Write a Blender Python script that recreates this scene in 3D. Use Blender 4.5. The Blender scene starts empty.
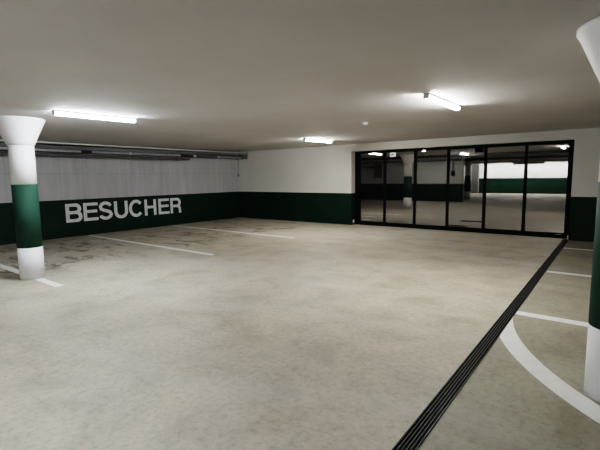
import bpy, bmesh, math, random
from mathutils import Matrix, Vector
random.seed(4)
C = bpy.context.scene.collection
PI = math.pi

# ------------------------------------------------------------------ measured dimensions
L, D, H, BAND = -11.79, 11.37, 2.557, 1.02       # left wall, back wall, ceiling, top of the green band
GX0, GX1, GZ, GY = -6.683, -0.81, 2.34, 11.6157  # gate opening and the plane of the gate
XR, YB = 5.2, -9.0                               # right wall, rear wall
BX, BY = -14.0, 24.6                             # hall beyond the gate: left wall, facing wall
FX, FY = -10.0, 37.5                             # its far bay
COL_R, CAP_R = 0.173, 0.350
SLOPE = 0.0066                                   # the slab falls gently away from the back wall
def hz(y): return H - SLOPE * max(0.0, D - y)

# ------------------------------------------------------------------ node helpers
def nmat(name):
    m = bpy.data.materials.new(name); m.use_nodes = True
    nt = m.node_tree
    return m, nt, nt.nodes['Principled BSDF']
def N(nt, typ, **kw):
    n = nt.nodes.new(typ)
    for k, v in kw.items():
        if k.startswith('i_'): n.inputs[k[2:].replace('_', ' ')].default_value = v
        else: setattr(n, k, v)
    return n
def math_node(nt, op, a, b=None, clamp=False):
    n = N(nt, 'ShaderNodeMath', operation=op); n.use_clamp = clamp
    for i, v in enumerate((a, b)):
        if v is None: continue
        if isinstance(v, (int, float)): n.inputs[i].default_value = v
        else: nt.links.new(v, n.inputs[i])
    return n.outputs[0]
def ramp(nt, fac, stops):
    r = N(nt, 'ShaderNodeValToRGB'); cr = r.color_ramp
    while len(cr.elements) < len(stops): cr.elements.new(0.5)
    for e, (p, c) in zip(cr.elements, stops):
        e.position = p; e.color = (*c, 1) if len(c) == 3 else c
    nt.links.new(fac, r.inputs[0]); return r.outputs[0]
def mix(nt, fac, a, b, mode='MIX'):
    n = N(nt, 'ShaderNodeMix', data_type='RGBA', blend_type=mode)
    for i, v in ((0, fac), (6, a), (7, b)):
        if isinstance(v, (int, float)): n.inputs[i].default_value = v
        elif isinstance(v, tuple): n.inputs[i].default_value = (*v, 1)
        else: nt.links.new(v, n.inputs[i])
    return n.outputs[2]
def position(nt):
    g = N(nt, 'ShaderNodeNewGeometry'); s = N(nt, 'ShaderNodeSeparateXYZ')
    nt.links.new(g.outputs['Position'], s.inputs[0]); return g.outputs['Position'], s.outputs
def noise(nt, vec, scale, detail=3, rough=0.5, mapscale=None, dist=0.0):
    if mapscale:
        mp = N(nt, 'ShaderNodeMapping'); mp.inputs['Scale'].default_value = mapscale
        nt.links.new(vec, mp.inputs[0]); vec = mp.outputs[0]
    n = N(nt, 'ShaderNodeTexNoise'); n.inputs['Scale'].default_value = scale
    n.inputs['Detail'].default_value = detail; n.inputs['Roughness'].default_value = rough
    n.inputs['Distortion'].default_value = dist
    nt.links.new(vec, n.inputs['Vector']); return n.outputs[0]
def bump(nt, b, h, strength, dist=0.01):
    n = N(nt, 'ShaderNodeBump'); n.inputs['Strength'].default_value = strength; n.inputs['Distance'].default_value = dist
    nt.links.new(h, n.inputs['Height']); nt.links.new(n.outputs[0], b.inputs['Normal'])

GREEN = (0.0060, 0.026, 0.0165)
WHITE = (0.72, 0.71, 0.68)

def simple(name, col, rough=0.5, metal=0.0, var=0.12, scale=14.0, spec=0.5):
    m, nt, b = nmat(name)
    g = N(nt, 'ShaderNodeTexCoord')
    n = noise(nt, g.outputs['Object'], scale, 3)
    c = ramp(nt, n, [(0.3, tuple(x * (1 - var) for x in col)), (0.7, tuple(min(1, x * (1 + var)) for x in col))])
    nt.links.new(c, b.inputs['Base Color'])
    b.inputs['Roughness'].default_value = rough; b.inputs['Metallic'].default_value = metal
    b.inputs['Specular IOR Level'].default_value = spec
    return m

def wall_mat(name, upper, band_top, concrete=False):
    """painted wall: dark green band up to band_top, plaster or fair-faced concrete above"""
    m, nt, b = nmat(name)
    pos, xyz = position(nt)
    n1 = noise(nt, pos, 1.1, 4, 0.6)
    up = mix(nt, 1.0, upper, ramp(nt, n1, [(0.3, (0.93, 0.93, 0.93)), (0.7, (1, 1, 1))]), 'MULTIPLY')
    if concrete:
        st = noise(nt, pos, 5.0, 5, 0.6, (1.0, 1.0, 0.12))       # vertical formwork streaks
        up = mix(nt, 1.0, up, ramp(nt, st, [(0.3, (0.84, 0.84, 0.845)), (0.7, (1.03, 1.03, 1.03))]), 'MULTIPLY')
        fn = noise(nt, pos, 60.0, 2, 0.6)
        up = mix(nt, 0.35, up, ramp(nt, fn, [(0.35, (0.6, 0.6, 0.6)), (0.65, (1.0, 1.0, 1.0))]), 'MULTIPLY')
        # board joints: thin darker lines every 0.5 m along y, 1 m in height
        fy = math_node(nt, 'FRACT', math_node(nt, 'MULTIPLY', math_node(nt, 'ADD', xyz[1], 20.0), 1 / 0.62))
        jy = math_node(nt, 'LESS_THAN', fy, 0.03)
        fz = math_node(nt, 'LESS_THAN', math_node(nt, 'ABSOLUTE', math_node(nt, 'SUBTRACT', xyz[2], 1.72)), 0.008)
        j = math_node(nt, 'MULTIPLY', math_node(nt, 'MAXIMUM', jy, fz), 0.22)
        up = mix(nt, j, up, (0.2, 0.2, 0.2))
    edge = math_node(nt, 'ADD', xyz[2], 0.0)
    isband = math_node(nt, 'LESS_THAN', edge, band_top)
    n2 = noise(nt, pos, 2.5, 4, 0.6)
    gr = mix(nt, 1.0, GREEN, ramp(nt, n2, [(0.3, (0.85, 0.85, 0.85)), (0.7, (1.1, 1.1, 1.1))]), 'MULTIPLY')
    nt.links.new(mix(nt, isband, up, gr), b.inputs['Base Color'])
    r = math_node(nt, 'SUBTRACT', 0.85, math_node(nt, 'MULTIPLY', isband, 0.3))
    nt.links.new(r, b.inputs['Roughness']); b.inputs['Specular IOR Level'].default_value = 0.18
    bump(nt, b, noise(nt, pos, 90.0, 3, 0.6), 0.12, 0.004)
    return m

def floor_mat():
    m, nt, b = nmat('polished_concrete')
    pos, xyz = position(nt)
    big = noise(nt, pos, 0.55, 5, 0.6, dist=0.3)
    mid = noise(nt, pos, 1.9, 6, 0.62, dist=0.35)
    fine = noise(nt, pos, 20.0, 7, 0.75)
    grit = noise(nt, pos, 130.0, 2, 0.5)
    c = ramp(nt, big, [(0.25, (0.382, 0.35, 0.296)), (0.5, (0.468, 0.426, 0.350)), (0.75, (0.535, 0.491, 0.413))])
    c = mix(nt, 1.0, c, ramp(nt, mid, [(0.30, (0.74, 0.72, 0.69)), (0.5, (0.97, 0.97, 0.96)), (0.70, (1.14, 1.13, 1.10))]), 'MULTIPLY')
    c = mix(nt, 1.0, c, ramp(nt, fine, [(0.3, (0.70, 0.70, 0.70)), (0.5, (1, 1, 1)), (0.72, (1.14, 1.14, 1.13))]), 'MULTIPLY')
    c = mix(nt, 1.0, c, ramp(nt, grit, [(0.28, (0.86, 0.86, 0.86)), (0.5, (1, 1, 1))]), 'MULTIPLY')
    # trowel swirls, slightly paler
    sw = N(nt, 'ShaderNodeTexWave', wave_type='RINGS'); sw.inputs['Scale'].default_value = 0.22
    sw.inputs['Distortion'].default_value = 9.0; sw.inputs['Detail'].default_value = 4.0; sw.inputs['Detail Scale'].default_value = 0.9
    nt.links.new(pos, sw.inputs['Vector'])
    c = mix(nt, math_node(nt, 'MULTIPLY', ramp(nt, sw.outputs['Fac'], [(0.86, (0, 0, 0)), (1.0, (1, 1, 1))]), 0.16), c, (0.6, 0.57, 0.52))
    # weaker light right of the drain painted into its greyer slab colour
    right = math_node(nt, 'GREATER_THAN', xyz[0], -0.86)
    c = mix(nt, right, c, mix(nt, 1.0, c, (0.70, 0.72, 0.70), 'MULTIPLY'))
    hall = math_node(nt, 'GREATER_THAN', xyz[1], 11.66)          # darker, greyer floor colour beyond the gate
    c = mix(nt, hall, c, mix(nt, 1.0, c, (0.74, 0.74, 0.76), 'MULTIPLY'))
    # tyre and oil marks in the bays along the left wall
    def box(lo, hi, v, soft):
        a = math_node(nt, 'MULTIPLY', math_node(nt, 'SUBTRACT', v, lo), 1 / soft, True)
        d = math_node(nt, 'MULTIPLY', math_node(nt, 'SUBTRACT', hi, v), 1 / soft, True)
        return math_node(nt, 'MULTIPLY', a, d)
    bay = math_node(nt, 'MULTIPLY', box(-11.6, -7.2, xyz[0], 0.8), box(-6.0, 10.6, xyz[1], 0.8))
    tn = noise(nt, pos, 1.9, 6, 0.7, (0.55, 1.3, 1.0), 1.0)
    tm = math_node(nt, 'MULTIPLY', ramp(nt, tn, [(0.53, (0, 0, 0)), (0.60, (1, 1, 1))]), bay)
    c = mix(nt, math_node(nt, 'MULTIPLY', tm, 0.75), c, (0.085, 0.068, 0.052))
    sp = noise(nt, pos, 5.5, 2, 0.5)
    spm = ramp(nt, sp, [(0.765, (0, 0, 0)), (0.785, (1, 1, 1))])
    c = mix(nt, math_node(nt, 'MULTIPLY', spm, 0.55), c, (0.13, 0.12, 0.10))
    nt.links.new(c, b.inputs['Base Color'])
    nt.links.new(ramp(nt, mid, [(0.3, (0.50, 0.50, 0.50)), (0.7, (0.66, 0.66, 0.66))]), b.inputs['Roughness'])
    b.inputs['Specular IOR Level'].default_value = 0.32
    bump(nt, b, fine, 0.08, 0.004)
    return m

def ceiling_mat():
    m, nt, b = nmat('painted_concrete_ceiling')
    pos, xyz = position(nt)
    n1 = noise(nt, pos, 0.8, 5, 0.6)
    c = ramp(nt, n1, [(0.3, (0.56, 0.545, 0.545)), (0.7, (0.62, 0.605, 0.605))])
    nt.links.new(c, b.inputs['Base Color']); b.inputs['Roughness'].default_value = 0.85
    b.inputs['Specular IOR Level'].default_value = 0.1
    w = noise(nt, pos, 3.0, 5, 0.6, (0.35, 2.5, 1))
    bump(nt, b, w, 0.16, 0.02)
    return m

def paint_line_mat():
    m, nt, b = nmat('white_floor_paint')
    pos, xyz = position(nt)
    n = noise(nt, pos, 9.0, 5, 0.7)
    c = ramp(nt, n, [(0.28, (0.74, 0.73, 0.70)), (0.45, (0.80, 0.79, 0.77)), (0.7, (0.86, 0.85, 0.83))])
    nt.links.new(c, b.inputs['Base Color']); b.inputs['Roughness'].default_value = 0.6
    b.inputs['Specular IOR Level'].default_value = 0.3
    return m

def emit_mat(name, col, strength):
    m, nt, b = nmat(name)
    b.inputs['Base Color'].default_value = (0.8, 0.8, 0.8, 1)
    t = N(nt, 'ShaderNodeTexCoord'); n = noise(nt, t.outputs['Object'], 4.0, 1)
    c = ramp(nt, n, [(0, tuple(x * 0.99 for x in col)), (1, col)])
    nt.links.new(c, b.inputs['Emission Color']); b.inputs['Emission Strength'].default_value = strength
    return m

def glass_mat():
    m = bpy.data.materials.new('smoked_pane'); m.use_nodes = True
    nt = m.node_tree; nt.nodes.clear()
    out = N(nt, 'ShaderNodeOutputMaterial'); mx = N(nt, 'ShaderNodeMixShader')
    tr = N(nt, 'ShaderNodeBsdfTransparent'); gl = N(nt, 'ShaderNodeBsdfDiffuse')
    tr.inputs[0].default_value = (0.52, 0.52, 0.515, 1)
    gl.inputs[0].default_value = (0.06, 0.06, 0.06, 1); mx.inputs[0].default_value = 0.06
    nt.links.new(tr.outputs[0], mx.inputs[1]); nt.links.new(gl.outputs[0], mx.inputs[2]); nt.links.new(mx.outputs[0], out.inputs[0])
    return m

LW = 150.0
M = dict(
    floor=floor_mat(), ceiling=ceiling_mat(),
    wall=wall_mat('white_wall_with_green_band', WHITE, BAND),
    concrete=wall_mat('concrete_wall_with_green_band', (0.55, 0.555, 0.565), BAND, True),
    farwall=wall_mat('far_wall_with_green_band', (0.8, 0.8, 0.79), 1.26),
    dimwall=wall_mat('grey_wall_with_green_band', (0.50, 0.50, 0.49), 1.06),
    line=paint_line_mat(),
    white=simple('white_column_paint', (0.78, 0.775, 0.77), 0.6, 0, 0.04, 4, 0.25),
    green=simple('green_column_paint', (0.020, 0.058, 0.039), 0.65, 0, 0.08, 5, 0.12),
    black=simple('black_powder_coat', (0.0025, 0.0025, 0.003), 0.6, 0, 0.1, 20, 0.12),
    grate=simple('dark_cast_grate', (0.062, 0.061, 0.063), 0.6, 0.0, 0.2, 30),
    pit=simple('drain_pit', (0.004, 0.004, 0.004), 0.9, 0, 0.1, 30, 0.1),
    edge=simple('drain_edge_steel', (0.008, 0.008, 0.008), 0.5, 0.2, 0.2, 20),
    letter=simple('pale_grey_letter_paint', (0.68, 0.71, 0.71), 0.7, 0, 0.08, 12, 0.2),
    housing=simple('lamp_housing_grey', (0.42, 0.42, 0.41), 0.5, 0, 0.05, 8),
    cap=simple('lamp_end_cap_grey', (0.5, 0.5, 0.5), 0.5, 0, 0.05, 8),
    tube=emit_mat('lit_diffuser', (1.0, 0.975, 0.925), LW),
    tube_hall=emit_mat('lit_diffuser_hall', (1.0, 0.975, 0.93), LW * 1.0),
    added_tube_far=emit_mat('added_diffuser_far', (1.0, 0.99, 0.97), LW * 2.6),  # boosted emission for the unseen lamps added at the far wall
    tube_cool=emit_mat('lit_diffuser_cool', (0.88, 0.93, 1.0), LW * 1.15),
    zinc=simple('galvanised_steel', (0.30, 0.31, 0.32), 0.45, 0.55, 0.12, 9),
    zinc_pale=simple('pale_galvanised_steel', (0.46, 0.47, 0.48), 0.5, 0.2, 0.12, 9),
    zinc_dark=simple('dark_galvanised_steel', (0.13, 0.135, 0.145), 0.5, 0.4, 0.12, 9),
    pale=simple('pale_conduit', (0.82, 0.82, 0.82), 0.5, 0, 0.06, 9),
    cable=simple('grey_cable', (0.12, 0.12, 0.12), 0.6, 0, 0.06, 9),
    rubber=simple('black_fitting', (0.012, 0.012, 0.013), 0.5, 0, 0.1, 20),
    plastic=simple('white_plastic', (0.75, 0.75, 0.74), 0.4, 0, 0.04, 20),
    door=simple('light_grey_door', (0.13, 0.13, 0.127), 0.5, 0, 0.05, 3),
    cabinet=simple('grey_cabinet', (0.32, 0.32, 0.31), 0.5, 0, 0.06, 3),
    sign=emit_mat('lit_sign_face', (1, 1, 0.97), 1.6),
    glass=glass_mat(),
)

# ------------------------------------------------------------------ mesh helpers
def add_box(bm, x0, x1, y0, y1, z0, z1, bev=0.0):
    vs = [bm.verts.new((x, y, z)) for x in (x0, x1) for y in (y0, y1) for z in (z0, z1)]
    fs = [(0, 1, 3, 2), (4, 6, 7, 5), (0, 4, 5, 1), (2, 3, 7, 6), (0, 2, 6, 4), (1, 5, 7, 3)]
    faces = [bm.faces.new([vs[i] for i in f]) for f in fs]
    if bev:
        es = list({e for f in faces for e in f.edges})
        bmesh.ops.bevel(bm, geom=es, offset=bev, segments=2, affect='EDGES', profile=0.6)
    return bm
def add_lathe(bm, prof, seg=64, cx=0, cy=0, cap=True):
    """revolve (radius, z) profile about a vertical axis"""
    rings = []
    for r, z in prof:
        rings.append([bm.verts.new((cx + r * math.cos(2 * PI * k / seg), cy + r * math.sin(2 * PI * k / seg), z)) for k in range(seg)])
    for a, b in zip(rings, rings[1:]):
        for k in range(seg):
            f = bm.faces.new((a[k], a[(k + 1) % seg], b[(k + 1) % seg], b[k])); f.smooth = True
    if cap:
        bm.faces.new(rings[0][::-1]); bm.faces.new(rings[-1])
    return bm
def add_tube(bm, pts, r, seg=12):
    pts = [Vector(p) for p in pts]; rings = []
    for i, p in enumerate(pts):
        d = (pts[min(i + 1, len(pts) - 1)] - pts[max(i - 1, 0)]).normalized()
        up = Vector((0, 0, 1)) if abs(d.z) < 0.95 else Vector((1, 0, 0))
        a = d.cross(up).normalized(); b = a.cross(d)
        rings.append([bm.verts.new(p + r * (math.cos(2 * PI * k / seg) * a + math.sin(2 * PI * k / seg) * b)) for k in range(seg)])
    for A, B in zip(rings, rings[1:]):
        for k in range(seg):
            f = bm.faces.new((A[k], A[(k + 1) % seg], B[(k + 1) % seg], B[k])); f.smooth = True
    bm.faces.new(rings[0]); bm.faces.new(rings[-1][::-1])
    return bm
def add_poly(bm, pts, z, h):
    """flat polygon in x, y from height z, h thick"""
    lo = [bm.verts.new((x, y, z)) for x, y in pts]; hi = [bm.verts.new((x, y, z + h)) for x, y in pts]
    n = len(pts); bm.faces.new(hi); bm.faces.new(lo[::-1])
    for k in range(n): bm.faces.new((lo[k], lo[(k + 1) % n], hi[(k + 1) % n], hi[k]))
    return bm
def NB(): return bmesh.new()
def obj(name, bm, mat, parent=None, loc=None):
    bmesh.ops.recalc_face_normals(bm, faces=bm.faces)
    me = bpy.data.meshes.new(name); bm.to_mesh(me); bm.free(); me.materials.append(mat)
    o = bpy.data.objects.new(name, me); C.objects.link(o)
    if parent: o.parent = parent
    if loc: o.location = loc
    return o
def box(name, dims, mat, parent=None, bev=0.0):
    return obj(name, add_box(NB(), *dims, bev), mat, parent)
def tag(o, label, cat, group=None, kind=None):
    o['label'] = label; o['category'] = cat
    if group: o['group'] = group
    if kind: o['kind'] = kind
    return o
def thing(name, label, cat, loc=(0, 0, 0), group=None, kind='thing'):
    o = bpy.data.objects.new(name, None); C.objects.link(o); o.location = loc; o.empty_display_size = 0.1
    return tag(o, label, cat, group, kind)
def struct(name, bm, mat, label, cat):
    o = obj(name, bm, mat); return tag(o, label, cat, None, 'structure')
def copy_tree(o, loc, label, parent=None):
    c = o.copy(); C.objects.link(c)
    if parent is None:
        c.location = loc; c['label'] = label
    else:
        c.parent = parent
    for ch in list(o.children): copy_tree(ch, None, None, c)
    return c

# ------------------------------------------------------------------ the setting
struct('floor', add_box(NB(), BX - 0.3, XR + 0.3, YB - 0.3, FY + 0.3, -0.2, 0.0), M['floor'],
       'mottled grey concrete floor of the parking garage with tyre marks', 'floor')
bm = NB()
sec = [(YB - 0.3, hz(YB - 0.3)), (D, H), (FY + 0.3, H), (FY + 0.3, H + 0.2), (D, H + 0.2), (YB - 0.3, H + 0.2)]
A = [bm.verts.new((BX - 0.3, y, z)) for y, z in sec]; B = [bm.verts.new((XR + 0.3, y, z)) for y, z in sec]
bm.faces.new(A); bm.faces.new(B)
for k in range(6): bm.faces.new((A[k], A[(k + 1) % 6], B[(k + 1) % 6], B[k]))
struct('ceiling', bm, M['ceiling'],
       'low painted concrete ceiling over the whole garage', 'ceiling')
struct('wall_left', add_box(NB(), L - 0.25, L, YB - 0.25, D, 0, H), M['concrete'],
       'grey fair-faced concrete left wall with dark green band and lettering', 'wall')
bm = NB()
add_box(bm, L - 0.25, GX0, D, D + 0.33, 0, H); add_box(bm, GX1, XR + 0.25, D, D + 0.33, 0, H); add_box(bm, GX0, GX1, D, D + 0.33, GZ, H)
struct('wall_back', bm, M['wall'], 'white back wall with dark green band around the black gate', 'wall')
struct('wall_right', add_box(NB(), XR, XR + 0.25, YB, D, 0, H), M['wall'], 'white right wall with green band out of view', 'wall')
struct('wall_rear', add_box(NB(), L, XR, YB - 0.25, YB, 0, H), M['wall'], 'white rear wall with green band behind the viewer', 'wall')
# hall beyond the gate
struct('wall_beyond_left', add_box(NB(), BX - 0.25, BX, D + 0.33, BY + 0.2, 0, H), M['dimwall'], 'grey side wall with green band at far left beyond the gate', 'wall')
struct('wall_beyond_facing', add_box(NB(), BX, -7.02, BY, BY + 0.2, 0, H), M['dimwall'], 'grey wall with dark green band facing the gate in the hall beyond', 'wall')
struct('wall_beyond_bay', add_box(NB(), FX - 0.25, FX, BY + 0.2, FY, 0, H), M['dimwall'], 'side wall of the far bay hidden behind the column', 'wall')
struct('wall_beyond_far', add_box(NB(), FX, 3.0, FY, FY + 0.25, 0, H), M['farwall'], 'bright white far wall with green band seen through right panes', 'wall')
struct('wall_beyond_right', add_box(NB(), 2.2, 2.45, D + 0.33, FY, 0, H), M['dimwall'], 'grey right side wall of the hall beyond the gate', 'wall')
struct('trim_1', add_box(NB(), FX, 2.2, 32.8, 33.1, 2.39, H), M['ceiling'], 'grey downstand beam added across the far bay ceiling to hide lamps', 'beam')  # beam added and sized to keep the far lamps out of view
struct('trim_2', add_box(NB(), BX, -5.7, 20.7, 21.0, 2.375, H), M['dimwall'], 'grey concrete downstand beam sized to hide an added lamp beyond the gate', 'beam')  # beam bottom set low enough to hide the added lamp behind it
d = thing('door_1', 'narrow light grey door panel at left end of far wall beyond the gate', 'door', (-9.7, FY, 0), None, 'structure')
obj('door_leaf', add_box(NB(), -0.28, 0.28, -0.06, -0.01, 0.03, 2.46, 0.004), M['door'], d)
obj('door_frame', add_box(add_box(add_box(NB(), -0.32, -0.285, -0.08, -0.002, 0, 2.5), 0.285, 0.32, -0.08, -0.002, 0, 2.5), -0.285, 0.285, -0.08, -0.002, 2.465, 2.5), M['cabinet'], d)
obj('door_handle', add_tube(NB(), [(0.2, -0.06, 1.05), (0.2, -0.11, 1.05), (0.08, -0.11, 1.05)], 0.012), M['zinc_dark'], d)

# ------------------------------------------------------------------ columns
def column(x, y, label):
    t = thing('round_column', label, 'column', (x, y, 0), 'round painted columns')
    r = COL_R
    obj('column_base', add_lathe(NB(), [(r, 0.003), (r, 0.506)]), M['white'], t)
    obj('painted_band', add_lathe(NB(), [(r + 0.001, 0.506), (r + 0.001, 1.494)]), M['green'], t)
    obj('column_shaft', add_lathe(NB(), [(r, 1.494), (r, 2.086), (r - 0.008, 2.088), (r - 0.008, 2.096)]), M['white'], t)
    R = CAP_R
    prof = [(r + 0.004, 2.096), (r + 0.01, 2.10)]
    prof += [(r + 0.01 + (R - r - 0.028) * k / 6, 2.10 + 0.345 * k / 6) for k in range(1, 7)]
    prof += [(R - 0.008, 2.456), (R - 0.001, 2.470), (R, 2.484), (R, 2.4980)]
    obj('column_capital', add_lathe(NB(), prof), M['white'], t)
    return t
col0 = column(-7.349, 2.471, 'round white column with green band standing on a bay line at left')
copy_tree(col0, (0.0774, 3.459, 0), 'round white column with green band cut off by the right edge')
copy_tree(col0, (-7.97, 18.9, 0), 'round column with green band seen through second gate pane').scale = (1.1, 1.1, 1.0213)
copy_tree(col0, (-7.52, 27.35, 0), 'distant thin column at the wall end seen through fourth pane').scale = (1, 1, 1.0213)

# ------------------------------------------------------------------ painted floor lines
LZ, LH = 0.0004, 0.0022
def line(pts, label, group):
    tag(obj('painted_line', add_poly(NB(), pts, LZ, LH), M['line']), label, 'floor line', group, 'thing')
def rect(x0, x1, y0, y1): return [(x0, y0), (x1, y0), (x1, y1), (x0, y1)]
G1, G2, G3 = 'bay lines along the left wall', 'bay lines right of the drain', 'floor lines beyond the gate'
line(rect(-11.7, -6.40, 2.43, 2.55), 'white bay line running under the left column', G1)
line(rect(-11.7, -6.43, 5.355, 5.475), 'white bay line on the floor below the wall lettering', G1)
line(rect(-11.7, -6.5, 8.10, 8.22), 'white bay line nearest the back wall on left side', G1)
line(rect(-0.79, 4.6, 10.03, 10.15), 'short white bay line nearest the gate right of drain', G2)
line(rect(-0.79, 4.6, 7.43, 7.55), 'white bay line second from the gate right of drain', G2)
line(rect(-0.803, 4.6, 4.955, 5.09), 'white bay line joining the curved line at the drain', G2)
line(rect(-13.5, -6.8, 15.36, 15.48), 'faint white floor line farthest behind left gate panes', G3)
line(rect(-8.9, -7.25, 14.05, 14.17), 'short faint white floor line in middle behind left pane', G3)
line(rect(-8.6, -6.9, 13.05, 13.17), 'short faint floor line nearest the gate behind left pane', G3)
ro, ri, cx, cy = 2.957, 2.785, 1.95, 5.25
bm = NB(); n = 64; A = []; B = []
for k in range(n + 1):
    a = PI + 0.135 + (PI / 2 - 0.135) * k / n
    A.append(bm.verts.new((max(-0.803, cx + ro * math.cos(a)), cy + ro * math.sin(a), LZ + LH)))   # cut off at the drain edge
    B.append(bm.verts.new((max(-0.800, cx + ri * math.cos(a)), cy + ri * math.sin(a), LZ + LH)))
for k in range(n): bm.faces.new((A[k], A[k + 1], B[k + 1], B[k]))
r_ = bmesh.ops.extrude_face_region(bm, geom=list(bm.faces))
bmesh.ops.translate(bm, verts=[v for v in r_['geom'] if isinstance(v, bmesh.types.BMVert)], vec=(0, 0, -LH))
tag(obj('painted_curve_line', bm, M['line']), 'white curved floor line sweeping from the drain around right column', 'floor line', None, 'thing')

# ------------------------------------------------------------------ long slotted drain
dr = thing('drain_channel', 'long black slotted drain running across floor to the gate corner', 'drain', (-0.862, 0, 0))
y0, y1 = -8.5, D + 0.02
obj('drain_pit', add_box(NB(), -0.052, 0.052, y0, y1, 0.0006, 0.002), M['pit'], dr)
obj('drain_frame', add_box(add_box(NB(), -0.056, -0.049, y0, y1, 0.0006, 0.009), 0.049, 0.056, y0, y1, 0.0006, 0.009), M['edge'], dr)
bm = NB()
for k in range(4):
    x = -0.0312 + k * 0.0208
    add_box(bm, x - 0.0033, x + 0.0033, y0, y1, 0.002, 0.009)
obj('grate', bm, M['grate'], dr)

# ------------------------------------------------------------------ lettering on the left wall (painted capitals)
def arc(cx, cy, rx, ry, a0, a1, n=14):
    return [(cx + rx * math.cos(math.radians(a0 + (a1 - a0) * k / n)), cy + ry * math.sin(math.radians(a0 + (a1 - a0) * k / n))) for k in range(n + 1)]
PLANE = [0]
def stroke(bm, pts, wv, wh=None):
    """ribbon along pts in the (u, v) plane; half width blends between vertical stem and horizontal bar weights"""
    wh = wh or wv; P = [Vector((p[0], p[1])) for p in pts]; Lr = []
    for i, p in enumerate(P):
        d1 = (P[i] - P[i - 1]).normalized() if i else None
        d2 = (P[i + 1] - P[i]).normalized() if i < len(P) - 1 else None
        d1 = d1 or d2; d2 = d2 or d1
        d = (d1 + d2).normalized(); nrm = Vector((-d.y, d.x))
        w = wh * abs(d.x) + (wv - 0) * abs(d.y); w = min(max(wv, wh), w) / 2
        m = 1 / max(0.5, d.dot(d2)); w *= m
        Lr.append((p + nrm * w, p - nrm * w))
    PLANE[0] += 1; px = 0.0008 * PLANE[0]                       # each coat of paint a hair above the last
    vs = [(bm.verts.new((px, a.x, a.y)), bm.verts.new((px, b.x, b.y))) for a, b in Lr]
    for (a, b), (c, d) in zip(vs, vs[1:]): bm.faces.new((a, b, d, c))
def bar(bm, u0, u1, v0, v1): stroke(bm, [(u0, (v0 + v1) / 2), (u1, (v0 + v1) / 2)], v1 - v0)
SV, SH = 0.098, 0.084          # stem and bar weights
HC = 0.51                      # cap height
def glyph(ch, w):
    bm = NB(); v, hh = SV, SH; PLANE[0] = 0
    stem = lambda x: stroke(bm, [(x, 0), (x, HC)], v)
    if ch == 'B':
        stem(v / 2); m = 0.265
        r1 = (HC - m) / 2; r2 = m / 2 + 0.012
        c1 = HC - hh / 2; c2 = m; c3 = hh / 2
        k1 = (c1 - c2) / 2; k2 = (c2 - c3) / 2
        stroke(bm, [(v * .5, c1), (w - k1 - v / 2 - 0.02, c1)] + arc(w - k1 - v / 2 - 0.02, (c1 + c2) / 2, k1, k1, 90, -90)[1:] + [(v * .5, c2)], v, hh)
        stroke(bm, [(v * .5, c2), (w - k2 - v / 2, c2)] + arc(w - k2 - v / 2, (c2 + c3) / 2, k2, k2, 90, -90)[1:] + [(v * .5, c3)], v, hh)
    elif ch == 'E':
        stem(v / 2); bar(bm, v * .5, w, HC - hh, HC); bar(bm, v * .5, w * .94, .225, .225 + hh); bar(bm, v * .5, w, 0, hh)
    elif ch == 'S':
        a = w / 2; k = v * 0.5
        u, lo = HC + 0.008 - hh / 2, -0.008 + hh / 2
        mid = (u + lo) / 2; ru = (u - mid) / 2; rx = a - k
        pts = arc(a, mid + ru, rx * .93, ru, 12, 180, 16) 
        pts += [(a - rx * .80, mid + ru * .45), (a - rx * .35, mid + ru * .14), (a + rx * .35, mid - ru * .14), (a + rx * .82, mid - ru * .45)]
        pts += arc(a, mid - ru, rx, ru, 0, -168, 16)
        stroke(bm, pts, v * .97, hh)
    elif ch == 'U':
        r = w / 2 - v / 2
        stroke(bm, [(v / 2, HC), (v / 2, 0.19)] + arc(w / 2, 0.19, r, 0.19 - hh / 2 + .008, 180, 360, 20)[1:] + [(w - v / 2, HC)], v, hh)
    elif ch == 'C':
        stroke(bm, arc(w / 2, HC / 2, w / 2 - v / 2, HC / 2 + 0.008 - hh / 2, 38, 322, 30), v, hh)
    elif ch == 'H':
        stem(v / 2); stem(w - v / 2); bar(bm, v * .5, w - v * .5, .222, .222 + hh)
    elif ch == 'R':
        stem(v / 2); m = 0.242
        c1 = HC - hh / 2; k1 = (c1 - m) / 2
        stroke(bm, [(v * .5, c1), (w - k1 - v / 2 - .01, c1)] + arc(w - k1 - v / 2 - .01, (c1 + m) / 2, k1, k1, 90, -90)[1:] + [(v * .5, m)], v, hh)
        stroke(bm, [(w * .52, m)] + arc(w * .55, m - .1, w * .45 - v / 2 - .012, .1, 90, 0, 8) + [(w - v / 2 - .006, .05), (w - v / 2 + .004, 0)], v * .97, hh)
    return bm
sign = thing('wall_lettering', 'pale grey capitals reading BESUCHER painted on green band of left wall', 'lettering', (L, 0, 0.40))
Y = [4.881, 5.319, 5.352, 5.765, 5.782, 6.194, 6.245, 6.678, 6.712, 7.195, 7.238, 7.655, 7.735, 8.145, 8.190, 8.620]
for k, ch in enumerate('BESUCHER'):
    a, b = Y[2 * k], Y[2 * k + 1]
    g = glyph(ch, b - a)
    o = obj('letter', g, M['letter'], sign)
    o.location = (0.0015, a, 0)

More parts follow.
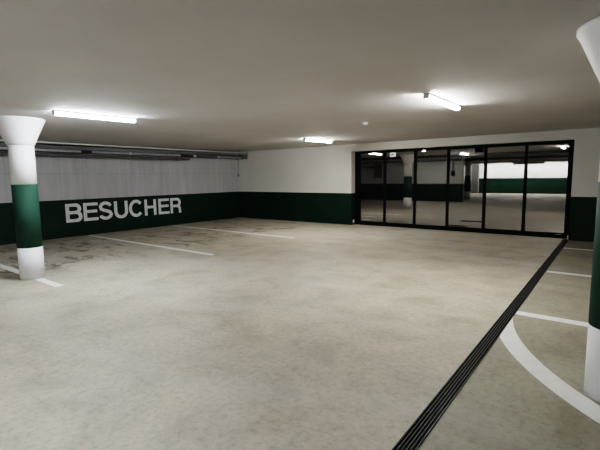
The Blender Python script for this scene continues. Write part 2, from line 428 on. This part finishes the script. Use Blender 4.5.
# ------------------------------------------------------------------ ceiling lamps
def lamp(label, loc, tube, length=1.2):
    t = thing('strip_lamp', label, 'ceiling lamp', loc, 'strip lamps on the ceiling')
    t.rotation_euler.x = SLOPE if loc[1] < D else 0.0
    hl = length / 2
    obj('lamp_housing', add_box(NB(), -0.036, 0.036, -hl + 0.02, hl - 0.02, -0.026, 0.0, 0.003), M['housing'], t)
    bm = NB(); prof = []
    for k in range(13):
        a = PI + PI * k / 12
        prof.append((0.036 * math.cos(a), -0.044 + 0.022 * math.sin(a)))
    prof = [(-0.034, -0.0265)] + prof + [(0.034, -0.0265)]
    A = [bm.verts.new((x, -hl + 0.021, z)) for x, z in prof]; B = [bm.verts.new((x, hl - 0.021, z)) for x, z in prof]
    for k in range(len(prof)): bm.faces.new((A[k], A[(k + 1) % len(prof)], B[(k + 1) % len(prof)], B[k]))
    bm.faces.new(A); bm.faces.new(B)
    for f in bm.faces: f.smooth = len(f.verts) == 4
    obj('lamp_diffuser', bm, tube, t)
    for s in (-1, 1):
        e = sorted((s * (hl - 0.0195), s * hl))
        obj('lamp_end_cap', add_box(NB(), -0.038, 0.038, e[0], e[1], -0.067, 0.0, 0.004), M['cap'], t)
    return t
lamp0 = lamp('long lit strip lamp on the ceiling beside the left column', (-6.09, 3.06, hz(3.06)), M['tube_cool'])
lampw = lamp('lit strip lamp on the ceiling in front of the gate', (-1.83, 5.43, hz(5.43)), M['tube'])
for loc, lab in [((-6.31, 9.02, hz(9.02)), 'small lit strip lamp on the ceiling near the back wall'),
                 ]:
    copy_tree(lampw, loc, lab)
copy_tree(lamp0, (-2.6, -0.6, hz(-0.6)), 'lit strip lamp on the ceiling behind the viewer')
copy_tree(lamp0, (-6.1, -2.6, hz(-2.6)), 'added unseen strip lamp on the ceiling far behind the viewer at left')  # unseen lamp added to brighten the ceiling at left
lamph = lamp('lit strip lamp beyond the rightmost gate pane', (-1.62, 17.9, H), M['tube_hall'])
for loc, lab in [((-8.35, 16.2, H), 'strip lamp beyond the first gate pane from the left'),
                 ((-5.97, 15.15, H), 'small bright lamp beyond the third gate pane top'),
                 ((-5.60, 19.6, H), 'lit strip lamp beyond the fourth gate pane'),
                 ((-12.2, 13.2, H), 'added strip lamp hidden above the gate at left'),  # this and the lamps below are unseen, added to brighten the hall
                 ((-1.0, 13.0, H), 'added strip lamp hidden above the gate middle'),
                 ((-8.4, 22.9, H), 'added strip lamp hidden by the beam beyond the gate middle'),
                 ((0.9, 14.6, H), 'added strip lamp hidden beyond gate at right'),
                 ((0.9, 25.0, H), 'added strip lamp hidden beyond gate far right')]:
    copy_tree(lamph, loc, lab)

added_lampf = lamp('added far strip lamp hidden by the beam before the far wall at left', (-8.4, 36.5, H), M['added_tube_far'])  # row of unseen lamps added to light up the far wall
for x, lab in ((-6.6, 'added far strip lamp hidden by the beam, second from left'), (-4.8, 'added far strip lamp hidden by the beam, third from left'), (-3.0, 'added far strip lamp hidden by the beam, rightmost')):
    copy_tree(added_lampf, (x, 36.5, H), lab)

# ------------------------------------------------------------------ smoke detector
sd = thing('smoke_detector', 'small round white smoke detector on the ceiling between the lamps', 'smoke detector', (-3.67, 6.73, hz(6.73)))
obj('detector_base', add_lathe(NB(), [(0.055, -0.018), (0.058, -0.012), (0.058, -0.0005)], 32), M['plastic'], sd)
obj('detector_head', add_lathe(NB(), [(0.012, -0.05), (0.032, -0.047), (0.045, -0.034), (0.046, -0.019)], 32), M['plastic'], sd)

# ------------------------------------------------------------------ services along the left wall
ct = thing('cable_tray', 'galvanised cable tray darkened for wall shade, high along the left wall', 'cable tray', (-11.6, 0, 2.27))
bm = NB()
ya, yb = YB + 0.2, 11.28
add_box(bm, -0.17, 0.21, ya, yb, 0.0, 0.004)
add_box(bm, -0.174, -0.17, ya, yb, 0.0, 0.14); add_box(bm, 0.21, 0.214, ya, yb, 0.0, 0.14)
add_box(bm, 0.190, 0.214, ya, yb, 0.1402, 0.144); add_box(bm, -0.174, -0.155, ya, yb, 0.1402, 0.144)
obj('tray_channel', bm, M['zinc_dark'], ct)  # sides raised and darkened to stand for the shaded wall above the tray
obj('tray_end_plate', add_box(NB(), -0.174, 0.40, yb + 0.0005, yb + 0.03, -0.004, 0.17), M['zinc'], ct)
y = ya + 0.8
while y < yb:
    obj('tray_hanger', add_box(add_box(NB(), 0.06, 0.066, y - 0.015, y + 0.015, 0.0045, hz(y) - 2.2705), -0.04, 0.16, y - 0.015, y + 0.015, 0.0045, 0.012), M['zinc'], ct)
    y += 1.6
wp = thing('steel_pipe', 'dark grey pipe with couplings running below the cable tray', 'pipe', (-11.44, 0, 2.195))
obj('pipe_run', add_tube(NB(), [(0, ya, 0), (0, 8.35, 0), (0, 8.66, 0.0), (-0.03, 8.78, 0.008), (-0.12, 8.86, 0.02)], 0.036, 16), M['zinc_dark'], wp)
for y in (-1.0, 2.0, 5.0, 8.3):
    obj('pipe_coupling', add_tube(NB(), [(0, y - 0.06, 0), (0, y + 0.06, 0)], 0.044, 16), M['zinc_dark'], wp)
for y in (0.6, 3.6, 6.6):
    obj('pipe_clamp', add_box(add_tube(NB(), [(0, y - 0.015, 0), (0, y + 0.015, 0)], 0.042, 16), -0.345, -0.03, y - 0.012, y + 0.012, -0.008, 0.008), M['zinc'], wp)
up = thing('upper_pipe', 'mid grey pipe with black fittings on front of cable tray', 'pipe', (-11.345, 0, 2.305))
obj('pipe_run', add_tube(NB(), [(0, ya, 0), (0, 11.1, 0)], 0.03, 16), M['zinc_pale'], up)
for a, b in ((5.2, 5.48), (8.36, 8.86)):
    obj('pipe_fitting', add_tube(NB(), [(0, a, 0), (0, b, 0)], 0.035, 16), M['rubber'], up)
obj('pipe_sleeve', add_tube(NB(), [(0, 8.99, 0), (0, 9.92, 0)], 0.034, 16), M['zinc_dark'], up)
for y in (8.92, 9.96, 6.6):
    obj('pipe_clamp', add_tube(NB(), [(0, y - 0.03, 0), (0, y + 0.03, 0)], 0.04, 16), M['pale'], up)
cc = tag(obj('ceiling_conduit', add_tube(NB(), [(-11.2, ya, hz(ya) - 0.025), (-11.2, 4.0, hz(4) - 0.025), (-11.2, 11.33, hz(4) - 0.025)], 0.021, 12), M['pale']),
         'thin pale conduit under the ceiling above the left wall cable tray', 'conduit', None, 'thing')
ps = thing('hanging_cable', 'thin dark cable hanging down wall at the back left corner', 'cable', (-11.4, 10.99, 2.285))
obj('cable_run', add_tube(NB(), [(0, 0, 0), (0.0, 0.003, -0.3), (0, 0.0, -0.58)], 0.008, 8), M['cable'], ps)
obj('cable_end', add_box(NB(), -0.02, 0.02, -0.02, 0.02, -0.68, -0.58, 0.005), M['cable'], ps)

# ------------------------------------------------------------------ the black gate
gt = thing('glazed_gate', 'wide black framed gate with six see-through panels in back wall', 'gate', (0, GY, 0))
FW = 0.075
bm = NB(); x0, x1 = -6.54, -0.89
add_box(bm, GX0, x0 - .001, 0, FW, 0, GZ); add_box(bm, x1 + .001, GX1, 0, FW, 0, GZ)
add_box(bm, x0 - .001, x1 + .001, 0, FW, 2.298, GZ); add_box(bm, x0 - .001, x1 + .001, 0, FW, 0.0, 0.04)
obj('gate_frame', bm, M['black'], gt)
ex = [x0, -5.657, -4.687, -3.728, -2.761, -1.809, x1]
for a, b in zip(ex, ex[1:]):
    bm = NB(); g = 0.0012; st = 0.035
    a += g; b -= g
    add_box(bm, a, a + st, 0.01, FW - 0.01, 0.0412, 2.2968); add_box(bm, b - st, b, 0.01, FW - 0.01, 0.0412, 2.2968)
    add_box(bm, a + st, b - st, 0.01, FW - 0.01, 2.262, 2.2968); add_box(bm, a + st, b - st, 0.01, FW - 0.01, 0.0412, 0.12)
    lf = obj('gate_leaf', bm, M['black'], gt)
    obj('glass_pane', add_box(NB(), a + st, b - st, 0.035, 0.0355, 0.12, 2.262), M['glass'], lf)
obj('gate_drive', add_box(NB(), -3.06, -2.86, 0.09, 0.30, 2.16, 2.32, 0.006), M['black'], gt)
obj('name_plate', add_box(NB(), -1.10, -0.97, 0.006, 0.0098, 0.078, 0.098), M['cabinet'], gt)
for x, lab in ((GX0 + 0.0, 'small white sensor low on left reveal of the gate'), (GX1 - 0.035, 'small white sensor low on right reveal of the gate')):
    s = thing('gate_sensor', lab, 'sensor', (x, D + 0.12, 0.12 if x < -3 else 0.05), 'sensors beside the gate')
    obj('sensor_body', add_box(NB(), 0.0006, 0.034, -0.02, 0.02, -0.045, 0.045, 0.006), M['plastic'], s)
    obj('sensor_eye', add_tube(NB(), [(0.017, -0.0205, 0.01), (0.017, -0.026, 0.01)], 0.01, 12), M['rubber'], s)

# ------------------------------------------------------------------ things in the hall beyond
hs = thing('hanging_sign', 'small lit white sign with dark symbol beyond the second pane', 'sign', (-7.42, 16.0, 2.43))
obj('sign_box', add_box(NB(), -0.115, 0.115, -0.03, 0.03, -0.08, 0.08, 0.006), M['sign'], hs)
obj('sign_symbol', add_box(add_box(NB(), -0.06, 0.03, -0.034, -0.0305, -0.03, 0.04), 0.0302, 0.07, -0.034, -0.0305, -0.01, 0.02), M['rubber'], hs)
obj('sign_rod', add_box(NB(), -0.008, 0.008, -0.008, 0.008, 0.0805, H - 2.431), M['zinc'], hs)
hb = thing('hanging_pull_switch', 'dark oval control hanging on a cable beyond the fourth pane', 'switch', (-7.58, BY - 0.08, 1.68))
obj('switch_body', add_lathe(NB(), [(0.02, -0.17), (0.10, -0.13), (0.125, 0.0), (0.10, 0.11), (0.03, 0.15)], 24), M['rubber'], hb)
obj('switch_cable', add_tube(NB(), [(0, 0, 0.15), (0, 0, 0.72)], 0.018, 8), M['cable'], hb)
cb = thing('wall_cabinet', 'tall grey cabinet on the far wall beyond the first pane', 'cabinet', (-12.36, BY, 1.95))
obj('cabinet_body', add_box(NB(), -0.30, 0.30, -0.13, -0.002, -0.52, 0.42, 0.01), M['cabinet'], cb)
obj('cabinet_door', add_box(NB(), -0.26, 0.26, -0.15, -0.131, -0.48, 0.38, 0.006), M['door'], cb)
obj('cabinet_lock', add_box(NB(), 0.2, 0.23, -0.158, -0.1505, -0.05, 0.05), M['rubber'], cb)
tag(box('dark_wall_bar', (-13.12, -12.70, BY - 0.10, BY - 0.002, 2.09, 2.19), M['rubber'], None, 0.01), 'short black horizontal bar on the wall beyond the first pane', 'wall fitting', None, 'thing')
tag(box('junction_box', (-12.93, -12.72, BY - 0.10, BY - 0.002, 2.40, 2.50), M['rubber'], None, 0.01), 'small black box high on the wall beyond the first pane', 'wall fitting', None, 'thing')
tag(obj('wall_conduit', add_tube(NB(), [(-13.95, BY - 0.06, 2.16), (-13.14, BY - 0.06, 2.16)], 0.03, 10), M['cable']), 'thin dark conduit leading to the black bar beyond first pane', 'conduit', None, 'thing')
tag(obj('ceiling_pipe', add_tube(NB(), [(BX + 0.05, BY - 0.15, 2.44), (-7.1, BY - 0.15, 2.44)], 0.05, 12), M['zinc']), 'grey pipe running along top of the facing wall beyond gate', 'pipe', None, 'thing')
tag(obj('ceiling_pipe', add_tube(NB(), [(BX + 0.05, 20.3, 2.48), (2.1, 20.3, 2.48)], 0.06, 12), M['zinc_dark']), 'dark pipe crossing under the ceiling beyond the gate, nearer one', 'pipe', None, 'thing')
tag(obj('ceiling_pipe', add_tube(NB(), [(FX + 0.1, 26.0, 2.47), (2.1, 26.0, 2.47)], 0.07, 12), M['zinc_dark']), 'dark pipe crossing under the ceiling in the far bay', 'pipe', None, 'thing')
vd = thing('ventilation_duct', 'dark grey duct hanging under far ceiling behind the last panes', 'duct', (-5.2, 34.6, 2.4))
obj('duct_body', add_box(NB(), -0.95, 1.0, -0.3, 0.3, -0.10, 0.155, 0.01), M['zinc_dark'], vd)
obj('duct_flange', add_box(NB(), -1.0, -0.952, -0.34, 0.34, -0.13, 0.156, 0.004), M['cable'], vd)
for (x0, x1, y0, y1, lab) in ((-4.12, -3.42, 14.2, 14.5, 'dark floor grate beyond the fourth pane, farther one'), (-4.05, -3.52, 12.72, 12.95, 'dark floor grate just behind the bottom rail of fourth pane')):
    g = thing('floor_grate', lab, 'grate', ((x0 + x1) / 2, (y0 + y1) / 2, 0), 'floor grates beyond the gate')
    w, dd = (x1 - x0) / 2, (y1 - y0) / 2
    bm = NB(); add_box(bm, -w, w, -dd, -dd + .02, .0005, .008); add_box(bm, -w, w, dd - .02, dd, .0005, .008)
    add_box(bm, -w, -w + .02, -dd + .02, dd - .02, .0005, .008); add_box(bm, w - .02, w, -dd + .02, dd - .02, .0005, .008)
    obj('grate_frame', bm, M['edge'], g)
    bm = NB(); add_box(bm, -w + .021, w - .021, -dd + .021, dd - .021, .0005, .002)
    x = -w + 0.04
    while x < w - 0.03:
        add_box(bm, x, x + .012, -dd + .021, dd - .021, .0022, .007); x += .03
    obj('grate_bars', bm, M['pit'], g)

# ------------------------------------------------------------------ world, camera, view
w = bpy.data.worlds.new('world'); bpy.context.scene.world = w; w.use_nodes = True
w.node_tree.nodes['Background'].inputs[0].default_value = (0.5, 0.5, 0.5, 1)
w.node_tree.nodes['Background'].inputs[1].default_value = 0.02
cam = bpy.data.cameras.new('camera'); co = bpy.data.objects.new('camera', cam); C.objects.link(co)
cam.sensor_width = 36; cam.sensor_fit = 'HORIZONTAL'; cam.lens = 408.79 / 600 * 36; cam.clip_start = 0.02
s = Vector((0.79278489, 0.60936631, -0.01283814)); u = Vector((-0.06058934, 0.0997507, 0.99316601)); f = Vector((-0.60648252, 0.78658916, -0.11600195))
m = Matrix((s, u, -f)).transposed().to_4x4(); m.translation = (0, 0, 1.55)
co.matrix_world = m
sc = bpy.context.scene; sc.camera = co
sc.view_settings.view_transform = 'Filmic'
sc.view_settings.look = 'High Contrast'
sc.view_settings.exposure = 0.5
sc.cycles.max_bounces = 10; sc.cycles.diffuse_bounces = 6; sc.cycles.transparent_max_bounces = 12
sc.cycles.sample_clamp_indirect = 4.0
